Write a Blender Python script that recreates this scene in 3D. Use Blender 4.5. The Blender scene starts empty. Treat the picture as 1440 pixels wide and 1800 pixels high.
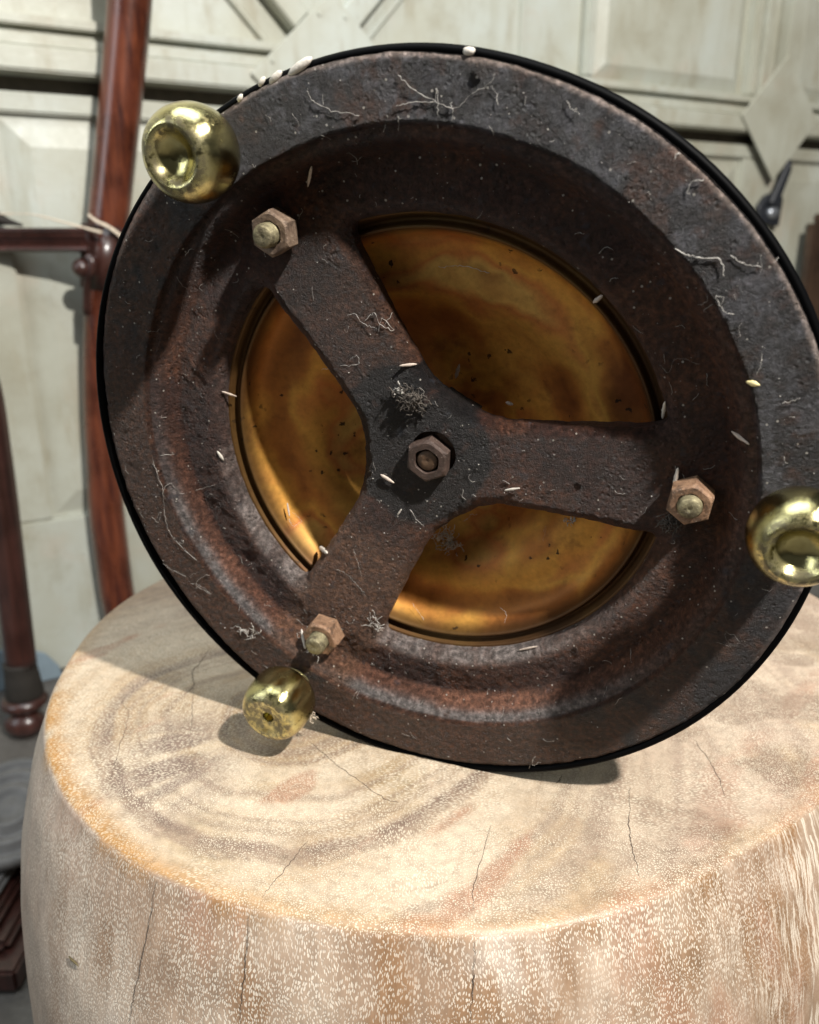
import bpy, bmesh, math, random
import numpy as np
from mathutils import Vector, Matrix
R = math.radians
random.seed(7)
S = bpy.context.scene
COL = S.collection

# ------------------------------------------------------------------ camera, room tone, lamps, exposure
HS = 0.42                                    # height of the stool top above the floor
CH = HS + 0.2427                             # camera height
PITCH = R(18.57)
cam = bpy.data.cameras.new('camera'); co = bpy.data.objects.new('camera', cam); COL.objects.link(co)
co.location = (0, 0, CH); co.rotation_euler = (math.pi / 2 - PITCH, 0, 0)
cam.sensor_fit = 'HORIZONTAL'; cam.sensor_width = 36; cam.lens = 36 * 1442 / 1440
cam.clip_start = 0.01; cam.clip_end = 400
cam.dof.use_dof = True; cam.dof.focus_distance = 0.325; cam.dof.aperture_fstop = 13
S.camera = co
W = bpy.data.worlds.new("World"); S.world = W; W.use_nodes = True
wn = W.node_tree
bg = wn.nodes['Background']; bg.inputs[0].default_value = (.95, .98, 1.0, 1); bg.inputs['Strength'].default_value = 0.065   # dim room
LAMP_EL, LAMP_AZ = R(50.7), R(139.7)         # bearing of the hard lamp from the stool, azimuth from +y towards +x
LD = Vector((math.sin(LAMP_AZ) * math.cos(LAMP_EL), math.cos(LAMP_AZ) * math.cos(LAMP_EL), math.sin(LAMP_EL)))
def lamp(name, kind, loc, energy, color, target=None, **kw):
    l = bpy.data.lights.new(name, kind); o = bpy.data.objects.new(name, l); COL.objects.link(o)
    l.energy = energy; l.color = color; o.location = loc
    for k, v in kw.items(): setattr(l, k, v)
    if target is not None: o.rotation_euler = (Vector(target) - Vector(loc)).to_track_quat('-Z', 'Y').to_euler()
    return o
AIM = Vector((-.02, .33, HS + .06))
lamp('work_lamp', 'POINT', AIM + LD * 1.7, 250, (1.0, .965, .91), shadow_soft_size=.032)
lamp('ceiling_light', 'AREA', (-.25, .25, 2.5), 27, (.90, .96, 1.0), (-.25, .6, 0), shape='RECTANGLE', size=1.5, size_y=.9)
lamp('cool_left_fill', 'AREA', (-1.9, -.5, 1.5), 18, (.84, .93, 1.0), (-.1, 1.2, .75), shape='RECTANGLE', size=1.0, size_y=1.6)  # added cool fill from an unseen source at the left
S.view_settings.view_transform = 'Standard'; S.view_settings.look = 'None'
S.view_settings.exposure = 0.0; S.view_settings.gamma = 1.0

# ------------------------------------------------------------------ helpers
def link(o, parent=None):
    COL.objects.link(o)
    if parent: o.parent = parent
    return o
def tag(o, label=None, cat=None, group=None, kind=None):
    for k, v in (('label', label), ('category', cat), ('group', group), ('kind', kind)):
        if v: o[k] = v
    return o
def empty(name, loc=(0, 0, 0), mat=None):
    o = bpy.data.objects.new(name, None); COL.objects.link(o); o.empty_display_size = .02
    if mat is not None: o.matrix_world = mat
    else: o.location = loc
    return o
def obj(name, verts, faces, m, parent=None, smooth=True, mats=None, idx=None):
    me = bpy.data.meshes.new(name); me.from_pydata([tuple(v) for v in verts], [], [tuple(f) for f in faces])
    for q in (mats or [m]): me.materials.append(q)
    if idx is not None: me.polygons.foreach_set('material_index', idx)
    if smooth: me.polygons.foreach_set('use_smooth', [True] * len(me.polygons))
    me.update()
    return link(bpy.data.objects.new(name, me), parent)
def bobj(name, bm, m, parent=None, smooth=False):
    me = bpy.data.meshes.new(name); bm.to_mesh(me); bm.free(); me.materials.append(m)
    if smooth: me.polygons.foreach_set('use_smooth', [True] * len(me.polygons))
    return link(bpy.data.objects.new(name, me), parent)
def lathe(profile, seg=64, closed=False, jitter=None):
    """profile [(r,z)] -> verts, faces about local z"""
    V, F = [], []
    for r, z in profile:
        for k in range(seg):
            a = 2 * math.pi * k / seg
            V.append((r * math.cos(a), r * math.sin(a), z))
    n = len(profile)
    for i in range(n - 1):
        for k in range(seg):
            k2 = (k + 1) % seg
            F.append((i * seg + k, i * seg + k2, (i + 1) * seg + k2, (i + 1) * seg + k))
    return V, F
def spline(pts, n):
    """Catmull-Rom through pts (list of tuples)"""
    P = np.array(pts, float); m = len(P)
    Pa = np.vstack([2 * P[0] - P[1], P, 2 * P[-1] - P[-2]])
    out = []
    for t in np.linspace(0, m - 1, n):
        i = min(int(t), m - 2); u = t - i
        a, b, c, d = Pa[i:i + 4]
        out.append(.5 * (2 * b + (c - a) * u + (2 * a - 5 * b + 4 * c - d) * u * u + (3 * b - a - 3 * c + d) * u ** 3))
    return np.array(out)
def tube(pts, rad, sides=6, flat=1.0, V=None, F=None):
    """tube along pts; rad number or list; appended to V,F"""
    if V is None: V, F = [], []
    P = [Vector(p) for p in pts]; n = len(P)
    rads = rad if hasattr(rad, '__len__') else [rad] * n
    up = Vector((0, 0, 1)); base = len(V); prev = None
    for i in range(n):
        t = (P[min(i + 1, n - 1)] - P[max(i - 1, 0)])
        t = t.normalized() if t.length > 1e-9 else Vector((1, 0, 0))
        if prev is None:
            s = t.cross(up)
            if s.length < .1: s = t.cross(Vector((1, 0, 0)))
        else: s = prev - t * prev.dot(t)
        s.normalize(); prev = s; b = t.cross(s)
        for k in range(sides):
            a = 2 * math.pi * k / sides
            V.append(tuple(P[i] + s * math.cos(a) * rads[i] + b * math.sin(a) * rads[i] * flat))
    for i in range(n - 1):
        for k in range(sides):
            k2 = (k + 1) % sides
            F.append((base + i * sides + k, base + i * sides + k2, base + (i + 1) * sides + k2, base + (i + 1) * sides + k))
    F.append(tuple(base + k for k in range(sides))[::-1]); F.append(tuple(base + (n - 1) * sides + k for k in range(sides)))
    return V, F
# value noise in numpy
class Noise:
    def __init__(s, seed): s.t = np.random.RandomState(seed).rand(256, 256)
    def __call__(s, x, y):
        xi = np.floor(x).astype(int); yi = np.floor(y).astype(int); u = x - xi; v = y - yi
        u = u * u * (3 - 2 * u); v = v * v * (3 - 2 * v); t = s.t
        a = t[xi & 255, yi & 255]; b = t[(xi + 1) & 255, yi & 255]; c = t[xi & 255, (yi + 1) & 255]; d = t[(xi + 1) & 255, (yi + 1) & 255]
        return (a * (1 - u) + b * u) * (1 - v) + (c * (1 - u) + d * u) * v
    def fbm(s, x, y, f, o=4, g=.5):
        r = 0; a = 1; w = 0
        for k in range(o):
            r = r + a * s(x * f + 17.3 * k, y * f + 9.1 * k); w += a; a *= g; f *= 2.03
        return r / w
def sstep(a, b, x):
    t = np.clip((x - a) / (b - a), 0, 1); return t * t * (3 - 2 * t)
def mixc(a, b, t): return np.asarray(a)[None] * (1 - t[:, None]) + np.asarray(b)[None] * t[:, None] if np.ndim(a) == 1 else a * (1 - t[:, None]) + np.asarray(b)[None] * t[:, None]
def setattr_color(o, name, rgb):
    me = o.data; at = me.attributes.new(name, 'FLOAT_COLOR', 'POINT')
    at.data.foreach_set('color', np.c_[rgb, np.ones(len(rgb))].astype(np.float32).ravel())
def setattr_float(o, name, v):
    at = o.data.attributes.new(name, 'FLOAT', 'POINT'); at.data.foreach_set('value', np.asarray(v, np.float32))

# pixel of the 1440x1800 photograph -> ray in the world (used only to find where things stand)
FPX = 1442.0
def ray(px, py):
    x, y = (px - 720) / FPX, (py - 900) / FPX; s, c = math.sin(PITCH), math.cos(PITCH)
    return Vector((x, c - y * s, -y * c - s))
CAMP = Vector((0, 0, CH))

# ------------------------------------------------------------------ material helper
class M:
    def __init__(s, name, rough=.5, metal=0., col=(.5, .5, .5), spec=.5):
        s.m = bpy.data.materials.new(name); s.m.use_nodes = True; s.nt = s.m.node_tree
        s.b = s.nt.nodes['Principled BSDF']
        s.b.inputs['Roughness'].default_value = rough; s.b.inputs['Metallic'].default_value = metal
        s.b.inputs['Base Color'].default_value = (*col, 1); s.b.inputs['Specular IOR Level'].default_value = spec
    def n(s, t, **kw):
        nd = s.nt.nodes.new('ShaderNode' + t)
        for k, v in kw.items(): setattr(nd, k, v)
        return nd
    def val(s, sock, v):
        if isinstance(v, bpy.types.NodeSocket): s.nt.links.new(v, sock)
        else:
            try: sock.default_value = v
            except Exception: sock.default_value = (*v, 1)
    def coord(s, kind='Object'): return s.n('TexCoord').outputs[kind]
    def noise(s, vec, scale, detail=4, rough=.55, dist=0., col=False):
        nd = s.n('TexNoise'); s.val(nd.inputs['Vector'], vec); s.val(nd.inputs['Scale'], scale)
        nd.inputs['Detail'].default_value = detail; nd.inputs['Roughness'].default_value = rough; nd.inputs['Distortion'].default_value = dist
        return nd.outputs['Color' if col else 'Fac']
    def vor(s, vec, scale, feature='F1', out='Distance', rnd=1.):
        nd = s.n('TexVoronoi', feature=feature); s.val(nd.inputs['Vector'], vec); s.val(nd.inputs['Scale'], scale)
        nd.inputs['Randomness'].default_value = rnd
        return nd.outputs[out]
    def ramp(s, fac, stops, interp='LINEAR'):
        nd = s.n('ValToRGB'); s.val(nd.inputs[0], fac); cr = nd.color_ramp; cr.interpolation = interp
        while len(cr.elements) < len(stops): cr.elements.new(.5)
        for e, (p, c) in zip(cr.elements, stops):
            e.position = p; e.color = (*c, 1) if hasattr(c, '__len__') else (c, c, c, 1)
        return nd.outputs[0]
    def math(s, op, a, b=0., c=None, clamp=False):
        nd = s.n('Math', operation=op, use_clamp=clamp); s.val(nd.inputs[0], a); s.val(nd.inputs[1], b)
        if c is not None: s.val(nd.inputs[2], c)
        return nd.outputs[0]
    def vm(s, op, a, b=(0, 0, 0)):
        nd = s.n('VectorMath', operation=op); s.val(nd.inputs[0], a)
        if isinstance(b, bpy.types.NodeSocket): s.nt.links.new(b, nd.inputs[1])
        else: nd.inputs[1].default_value = b
        return nd.outputs['Value' if op in ('LENGTH', 'DOT_PRODUCT', 'DISTANCE') else 'Vector']
    def mix(s, fac, a, b, blend='MIX'):
        nd = s.n('Mix', data_type='RGBA', blend_type=blend); s.val(nd.inputs[0], fac)
        for sk, v in ((nd.inputs[6], a), (nd.inputs[7], b)):
            if isinstance(v, bpy.types.NodeSocket): s.nt.links.new(v, sk)
            else: sk.default_value = (*v, 1)
        return nd.outputs[2]
    def smooth(s, x, a, b):
        nd = s.n('MapRange', interpolation_type='SMOOTHSTEP'); s.val(nd.inputs[0], x); nd.inputs[1].default_value = a; nd.inputs[2].default_value = b
        return nd.outputs[0]
    def attr(s, name, out='Color'):
        nd = s.n('Attribute'); nd.attribute_name = name; return nd.outputs[out]
    def bump(s, h, dist, strength=1., normal=None):
        nd = s.n('Bump'); s.val(nd.inputs['Height'], h); nd.inputs['Distance'].default_value = dist; nd.inputs['Strength'].default_value = strength
        if normal is not None: s.nt.links.new(normal, nd.inputs['Normal'])
        return nd.outputs[0]
    def out(s, **kw):
        for k, v in kw.items(): s.val(s.b.inputs[k.replace('_', ' ')], v)
        return s.m

# --- cast iron
def mat_iron():
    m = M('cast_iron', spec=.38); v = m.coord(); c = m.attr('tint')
    nz = m.noise(v, 420, 6, .65); n2 = m.noise(v, 1500, 3, .6)
    c = m.mix(.92, c, m.ramp(nz, [(.3, .22), (.5, .85), (.7, 2.1)]), 'MULTIPLY')
    bl = m.smooth(m.noise(v, 170, 5, .6), .58, .72)
    c = m.mix(m.math('MULTIPLY', bl, .4), c, (.045, .050, .064))
    rs = m.smooth(m.noise(m.vm('ADD', v, (3, 1, 7)), 130, 6, .62), .57, .7)
    c = m.mix(m.math('MULTIPLY', rs, .45), c, (.075, .030, .017))
    # mineral specks
    vo = m.n('TexVoronoi'); m.val(vo.inputs['Vector'], v); vo.inputs['Scale'].default_value = 330
    sp = m.math('MULTIPLY', m.math('LESS_THAN', vo.outputs['Distance'], .13), m.math('LESS_THAN', m.n('SeparateColor').outputs[0], 2.))
    sc = m.n('SeparateColor'); m.val(sc.inputs[0], vo.outputs['Color'])
    sp = m.math('MULTIPLY', m.math('LESS_THAN', vo.outputs['Distance'], .14), m.math('GREATER_THAN', sc.outputs[0], .82))
    c = m.mix(m.math('MULTIPLY', sp, .75), c, (.5, .46, .4))
    rough = m.math('MULTIPLY_ADD', nz, .36, .24)
    pit = m.math('SUBTRACT', 1., m.smooth(m.vor(v, 420), 0., .42))
    h = m.math('ADD', m.math('MULTIPLY', m.noise(v, 520, 8, .78), 1.1), m.math('MULTIPLY', n2, .3))
    h = m.math('SUBTRACT', h, m.math('MULTIPLY', pit, m.math('MULTIPLY', m.smooth(m.noise(v, 60, 2), .45, .6), .5)))
    return m.out(Base_Color=c, Roughness=rough, Normal=m.bump(h, .0026, .9))
def mat_brass(name, dish=False):
    m = M(name, .2, 1.0); v = m.coord()
    if not dish:
        n1 = m.noise(v, 70, 6, .6); n2 = m.noise(v, 260, 6, .7)
        c = m.ramp(n1, [(.3, (.42, .36, .14)), (.55, (.62, .55, .26)), (.75, (.70, .64, .36))])
        gr = m.smooth(m.noise(m.vm('ADD', v, (1, 2, 3)), 120, 8, .72), .56, .68)
        c = m.mix(m.math('MULTIPLY', gr, .6), c, (.16, .12, .045))
        tn = m.attr('tarnish', 'Fac')
        tm = m.math('MULTIPLY', tn, m.smooth(n2, .38, .56))
        c = m.mix(tm, c, (.09, .075, .05))
        rough = m.math('ADD', m.math('MULTIPLY_ADD', n2, .18, .05), m.math('MULTIPLY', m.math('MAXIMUM', tm, gr), .22))
        sx = m.vm('MULTIPLY', v, (1, 1, 9))
        h = m.math('ADD', m.math('MULTIPLY', n1, .8), m.math('MULTIPLY', m.noise(sx, 900, 3), .12))
        return m.out(Base_Color=c, Roughness=rough, Normal=m.bump(h, .0009, .5), Metallic=m.math('SUBTRACT', 1., m.math('MULTIPLY', tm, .5)))
    n2 = m.noise(v, 300, 7, .7)
    sx = m.n('SeparateXYZ'); m.val(sx.inputs[0], v)
    rd = m.vm('LENGTH', m.vm('MULTIPLY', v, (1, 1, 0))); an = m.math('ARCTAN2', sx.outputs[1], sx.outputs[0])
    cb = m.n('CombineXYZ'); m.val(cb.inputs[0], m.math('MULTIPLY', rd, 40.)); m.val(cb.inputs[1], m.math('MULTIPLY', m.math('COSINE', an), 1.1)); m.val(cb.inputs[2], m.math('MULTIPLY', m.math('SINE', an), 1.1))
    wv = m.vm('ADD', cb.outputs[0], m.vm('MULTIPLY', m.noise(v, 22, 3, .5, col=True), (1.3, .5, .5)))
    n1 = m.noise(wv, 1., 2, .5)
    c = m.ramp(n1, [(.28, (.20, .065, .016)), (.42, (.46, .19, .04)), (.52, (.68, .37, .075)), (.6, (.56, .22, .06)), (.68, (.64, .40, .11)), (.8, (.30, .11, .03))])
    dk = m.smooth(m.noise(m.vm('ADD', v, (5, 2, 3)), 46, 6, .65), .55, .72)
    c = m.mix(m.math('MULTIPLY', dk, .55), c, (.13, .05, .02))
    vo = m.n('TexVoronoi'); m.val(vo.inputs['Vector'], m.vm('ADD', v, m.vm('MULTIPLY', m.noise(v, 300, 3, col=True), (.006, .006, .006)))); vo.inputs['Scale'].default_value = 200
    sc = m.n('SeparateColor'); m.val(sc.inputs[0], vo.outputs['Color'])
    sp = m.math('MULTIPLY', m.math('LESS_THAN', vo.outputs['Distance'], .2), m.math('GREATER_THAN', sc.outputs[0], .6))
    sp = m.math('MULTIPLY', sp, m.smooth(m.noise(v, 33, 3), .5, .58))
    c = m.mix(m.math('MULTIPLY', sp, .9), c, (.02, .012, .006))
    c = m.mix(.5, c, m.ramp(n2, [(.3, .5), (.55, 1.), (.75, 1.3)]), 'MULTIPLY')
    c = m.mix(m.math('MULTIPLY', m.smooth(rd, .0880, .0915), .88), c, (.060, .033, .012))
    c = m.mix(1., c, (.86, .80, .74), 'MULTIPLY')
    rough = m.math('MULTIPLY_ADD', n2, .3, .42)
    return m.out(Base_Color=c, Roughness=rough, Metallic=.6, Normal=m.bump(m.noise(v, 30, 2), .004, .35))
def mat_rust(name, lo, hi, metal=.2, scale=300):
    m = M(name, .6, metal); v = m.coord()
    n1 = m.noise(v, scale, 7, .7)
    c = m.ramp(n1, [(.3, lo), (.7, hi)])
    gr = m.smooth(m.noise(m.vm('ADD', v, (2, 5, 1)), scale * .8, 6, .7), .5, .62); c = m.mix(m.math('MULTIPLY', gr, .6), c, (.045, .03, .022))
    sp = m.smooth(m.noise(v, scale * 4, 2), .66, .72)
    c = m.mix(m.math('MULTIPLY', sp, .4), c, (.5, .44, .36))
    return m.out(Base_Color=c, Normal=m.bump(n1, .0012, .7))
def mat_simple(name, col, rough=.5, var=.35, scale=40, bump=.0, metal=0., spec=.5):
    m = M(name, rough, metal, spec=spec); v = m.coord(); n = m.noise(v, scale, 6, .6)
    c = m.mix(var, col, m.ramp(n, [(.3, .35), (.7, 1.55)]), 'MULTIPLY')
    kw = dict(Base_Color=c)
    if bump: kw['Normal'] = m.bump(n, bump, .6)
    return m.out(**kw)
def mat_mahogany(name, lo, hi, rough=.25):
    m = M(name, rough); v = m.coord(); st = m.vm('MULTIPLY', v, (1, 1, .08))
    n1 = m.noise(st, 140, 6, .6, .4); n2 = m.noise(v, 14, 4)
    c = m.ramp(n1, [(.3, lo), (.68, hi)])
    c = m.mix(.7, c, m.ramp(n2, [(.32, .35), (.6, 1.25)]), 'MULTIPLY')
    return m.out(Base_Color=c, Roughness=m.math('MULTIPLY_ADD', n2, .2, rough - .08), Coat_Weight=.3, Coat_Roughness=.15, Normal=m.bump(n1, .0006, .3))
def mat_paint():
    m = M('cream_door_paint', .5); v = m.coord('Object')
    g = m.n('NewGeometry').outputs['Position']
    n1 = m.noise(g, 3.2, 6, .6); n2 = m.noise(m.vm('MULTIPLY', g, (1, 1, .25)), 26, 6, .65); n3 = m.noise(g, 90, 5, .7)
    c = m.ramp(n1, [(.32, (.33, .315, .24)), (.5, (.43, .43, .355)), (.66, (.48, .505, .455))])
    st = m.smooth(n2, .5, .72); c = m.mix(m.math('MULTIPLY', st, .6), c, (.31, .275, .19))
    dr = m.smooth(m.noise(m.vm('MULTIPLY', g, (1, 1, .06)), 34, 4, .6), .54, .7); c = m.mix(m.math('MULTIPLY', dr, .35), c, (.36, .35, .27))
    pk = m.smooth(m.noise(m.vm('ADD', g, (4, 4, 4)), 7, 4), .58, .74); c = m.mix(m.math('MULTIPLY', pk, .35), c, (.50, .38, .29))
    sp = m.smooth(n3, .67, .75); c = m.mix(m.math('MULTIPLY', sp, .6), c, (.16, .145, .10))
    big = m.smooth(m.noise(m.vm('ADD', g, (9, 2, 5)), 9, 6, .7), .53, .68); c = m.mix(m.math('MULTIPLY', big, .4), c, (.30, .275, .20))
    return m.out(Base_Color=c, Roughness=m.math('MULTIPLY_ADD', n3, .3, .3), Normal=m.bump(n3, .002, .25))
def mat_floor():
    m = M('concrete', .55); g = m.n('NewGeometry').outputs['Position']
    n1 = m.noise(g, 5, 8, .65); n2 = m.noise(g, 120, 6, .7)
    c = m.ramp(n1, [(.3, (.055, .048, .042)), (.55, (.10, .092, .082)), (.75, (.15, .145, .135))])
    c = m.mix(.5, c, m.ramp(n2, [(.3, .6), (.7, 1.35)]), 'MULTIPLY')
    return m.out(Base_Color=c, Normal=m.bump(n2, .003, .4))
# --- pale fleck-grained stool wood: attribute 'tint' carries the patches, the flecks are print
def mat_stool(name, side):
    m = M(name, .42); v = m.coord(); c = m.attr('tint')
    if side: fc = m.attr('grain', 'Vector')
    else: fc = v
    wob = m.vm('MULTIPLY', m.vm('SUBTRACT', m.noise(fc, 38, 3, .5, col=True), (.5, .5, .5)), (.009, .009, 0))
    fine = m.vm('MULTIPLY', m.vm('SUBTRACT', m.noise(fc, 300, 2, .5, col=True), (.5, .5, .5)), (.0016, .0016, 0))
    p = m.vm('ADD', m.vm('ADD', fc, wob), fine)
    szv = m.math('MULTIPLY_ADD', m.noise(fc, 55, 4, .6), .36, -.18)
    def fleck(stretch, scale, th, keep):
        q = m.vm('MULTIPLY', p, stretch)
        vo = m.n('TexVoronoi', voronoi_dimensions='2D'); m.val(vo.inputs['Vector'], q); vo.inputs['Scale'].default_value = scale; vo.inputs['Randomness'].default_value = .85
        sc = m.n('SeparateColor'); m.val(sc.inputs[0], vo.outputs['Color'])
        wid = m.math('ADD', m.math('MULTIPLY_ADD', sc.outputs[0], .22, th), szv)
        k = m.math('SUBTRACT', wid, vo.outputs['Distance'])
        return m.math('MULTIPLY', m.smooth(k, -.06, .14), m.math('GREATER_THAN', sc.outputs[1], keep))
    if side:
        a = fleck((1, .36, 1), 1300, .21, .06)
        b = fleck((.85, .05, 1), 820, .27, .02)
        w = m.attr('streak', 'Fac')
        f = m.mix(w, a, b)
    else:
        a = fleck((1, 1, 1), 1100, .2, .06)
        b = fleck((.5, 1.25, 1), 1000, .21, .05)
        b2 = fleck((1.25, .55, 1), 1000, .21, .05)
        w = m.smooth(m.noise(v, 9, 3), .42, .56)
        w2 = m.smooth(m.noise(m.vm('ADD', v, (2, 2, 2)), 12, 3), .54, .62)
        f = m.mix(w2, m.mix(w, a, b), b2)
    # flecks fade in and out over the wood
    fade = m.smooth(m.noise(m.vm('ADD', fc, (7, 3, 1)), 22, 4, .6), .3, .52)
    f = m.math('MULTIPLY', f, m.math('MULTIPLY_ADD', fade, .75, .25))
    if not side:
        pd = m.vm('LENGTH', m.vm('ADD', m.vm('MULTIPLY', m.vm('ADD', v, m.vm('MULTIPLY', m.noise(v, 13, 3, col=True), (.05, .05, 0))), (1, 1, 0)), (.05, .06, 0)))
        rg = m.smooth(m.noise(m.vm('MULTIPLY', pd, (1, 1, 1)), 330, 3, .6), .56, .66)
        c = m.mix(m.math('MULTIPLY', rg, .28), c, (.24, .16, .11))
    gr = m.noise(fc if not side else m.vm('MULTIPLY', fc, (1, .2, 1)), 240, 5, .65)
    c = m.mix(.6, c, m.ramp(gr, [(.3, .68), (.5, 1.), (.72, 1.28)]), 'MULTIPLY')
    fcw = (.74, .65, .50) if not side else (.80, .72, .60)
    fl = m.attr('fleck', 'Fac')
    c = m.mix(m.math('MULTIPLY', m.math('MULTIPLY', f, .62 if not side else .72), fl), c, fcw)
    rough = m.math('MULTIPLY_ADD', gr, .25, .3)
    h = m.math('ADD', m.math('MULTIPLY', f, -.35), gr)
    return m.out(Base_Color=c, Roughness=rough, Normal=m.bump(h, .0009, .45))

IRON = mat_iron(); BRASS = mat_brass('polished_brass'); DISH = mat_brass('tarnished_brass', True)
BLACK = mat_simple('black_enamel', (.0012, .0012, .0014), .55, .2, 90, spec=.05)
NUT_GREY = mat_rust('grey_brown_nut', (.08, .048, .032), (.27, .19, .13))
NUT_COPPER = mat_rust('coppery_nut', (.13, .068, .038), (.37, .22, .13))
NUT_DARK = mat_rust('dark_rusted_nut', (.035, .021, .016), (.11, .068, .052))
BOLT = mat_rust('dull_brass_bolt', (.12, .10, .06), (.42, .37, .22), .6)
BOLT_DARK = mat_rust('dark_bolt', (.05, .027, .015), (.15, .085, .045), .3)
WEB = mat_simple('cobweb_silk', (.45, .42, .38), .7, .3, 200)
GRUB = mat_simple('grub_case', (.50, .41, .34), .6, .4, 500, .0006)
GRUBW = mat_simple('white_cocoon', (.58, .53, .46), .6, .25, 400, .0006)
GRUBY = mat_simple('yellowish_cocoon', (.75, .62, .3), .6, .25, 400, .0006)
FLUFF = mat_simple('grey_fluff', (.075, .062, .05), .85, .5, 500, .001)
PAINT = mat_paint(); FLOOR = mat_floor()
GAP = mat_simple('dark_gap_backing', (.085, .07, .05), .8, .4, 60)  # dark colour for the backing behind the door's gaps
MAHO = mat_mahogany('mahogany', (.036, .009, .007), (.15, .040, .017))
MAHD = mat_mahogany('dark_mahogany', (.022, .009, .007), (.055, .019, .014), .3)
CORD = mat_simple('frayed_webbing', (.62, .52, .40), .8, .3, 200)
SCRAP = mat_simple('dark_cloth', (.02, .016, .012), .8, .3, 100)
BLATCH = mat_simple('black_latch_iron', (.02, .022, .027), .45, .3, 120)
STEEL = mat_simple('worn_steel', (.45, .47, .5), .35, .3, 200, metal=.8)
DUSTW = mat_simple('dusty_grey_wood', (.17, .16, .15), .55, .5, 25)
BLUE = mat_simple('pale_blue_plastic', (.22, .28, .32), .4, .3, 14)
BRWOOD = mat_mahogany('brown_board', (.03, .016, .009), (.09, .05, .028), .5)
CRACK = mat_simple('crack_dirt', (.07, .048, .034), .9, .3, 200)

# ------------------------------------------------------------------ setting: floor
def plane_grid():
    bm = bmesh.new()
    for x, y in ((-60, -60), (60, -60), (60, 60), (-60, 60)): bm.verts.new((x, y, 0))
    bm.faces.new(bm.verts); return bm
tag(bobj('floor', plane_grid(), FLOOR), kind='structure')

# ------------------------------------------------------------------ panelled door behind everything
WB = Vector((-.572, 1.159, 0)); WD = Vector((.877, .48, 0)).normalized(); WN = Vector((WD.y, -WD.x, 0))
door_m = Matrix(((WD.x, WN.x, 0, WB.x), (WD.y, WN.y, 0, WB.y), (0, 0, 1, 0), (0, 0, 0, 1)))   # local x along, y out, z up
door = empty('panelled_door', mat=door_m)
tag(door, 'large cream painted panelled door with diamond plates closing off the background', 'door')
def box(name, x0, x1, z0, z1, d0, d1, m=PAINT, parent=door, bev=.003):
    bm = bmesh.new(); bmesh.ops.create_cube(bm, size=1)
    for v in bm.verts:
        v.co = ((x0 + x1) / 2 + v.co.x * (x1 - x0), (d0 + d1) / 2 + v.co.y * (d1 - d0), (z0 + z1) / 2 + v.co.z * (z1 - z0))
    if bev: bmesh.ops.bevel(bm, geom=bm.edges[:], offset=bev, segments=2, affect='EDGES')
    return bobj(name, bm, m, parent, False)
def prism(name, poly, d0, d1, m=PAINT, parent=door, bev=.002):
    bm = bmesh.new(); a = [bm.verts.new((x, d1, z)) for x, z in poly]; f = bm.faces.new(a)
    r = bmesh.ops.extrude_face_region(bm, geom=[f])
    for v in [g for g in r['geom'] if isinstance(g, bmesh.types.BMVert)]: v.co.y = d0
    bmesh.ops.recalc_face_normals(bm, faces=bm.faces[:])
    if bev: bmesh.ops.bevel(bm, geom=bm.edges[:], offset=bev, segments=1, affect='EDGES')
    return bobj(name, bm, m, parent)
def raised_panel(name, x0, x1, z0, z1, bw=.036, d=0.0, h=.012, m=PAINT):
    """field with sloping bevels sunk inside its opening"""
    V = []; F = []
    rings = [(0, d + .001), (.006, d + .001), (bw, d + h), (bw + .002, d + h)]
    for e, y in rings: V += [(x0 + e, y, z0 + e), (x1 - e, y, z0 + e), (x1 - e, y, z1 - e), (x0 + e, y, z1 - e)]
    for i in range(3):
        for k in range(4): F.append((i * 4 + k, i * 4 + (k + 1) % 4, i * 4 + 4 + (k + 1) % 4, i * 4 + 4 + k))
    F.append((12, 13, 14, 15)); V += [(x0, d - .02, z0), (x1, d - .02, z0), (x1, d - .02, z1), (x0, d - .02, z1)]; b = 16
    for k in range(4): F.append((b + k, b + (k + 1) % 4, (k + 1) % 4, k))
    o = obj(name, V, F, m, door, False); return o
D0 = -.06
box('backing', -1.6, 3.2, 0.0, 2.3, D0 - .05, D0, GAP, bev=0)
# lower row: base rail, stiles and raised panels, bays 1 m wide
box('base_rail', -1.6, 3.2, .004, .255, D0, 0.0)
box('middle_rail', -1.6, 3.2, .817, .843, D0, 0.0)
for s in (-.985, .5, 1.5, 2.5):
    box('stile', s - .055, s + .055, .2552, .8168, D0, -.0005)
for x0, x1 in ((-.93, .0), (.555, 1.4), (1.6, 2.4)):
    pass
box('stile', -.02, .035, .2552, .8168, D0, -.0005)
raised_panel('panel', .0352, .4448, .2554, .8166, .04, -.012, .009)
raised_panel('panel', -.929, -.0202, .2554, .8166, .04, -.012, .009)
raised_panel('panel', .5552, 1.4448, .2554, .8166, .04, -.012, .009)
raised_panel('panel', 1.5552, 2.4448, .2554, .8166, .04, -.012, .009)
# ledge: proud bar with mouldings above a dark gap, broken by the diamond plates
box('backing_strip', -1.6, 3.2, .8432, .8648, D0, -.03, GAP, bev=0)
box('ledge', -1.6, 3.2, .865, .895, D0, .02)
box('ledge_moulding', -1.6, 3.2, .8952, .909, D0, .010, bev=.002)
box('ledge_moulding', -1.6, 3.2, .9092, .921, D0, -.012, bev=.002)
box('ledge_moulding', -1.6, 3.2, .9212, .934, D0, .002, bev=.002)
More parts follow.
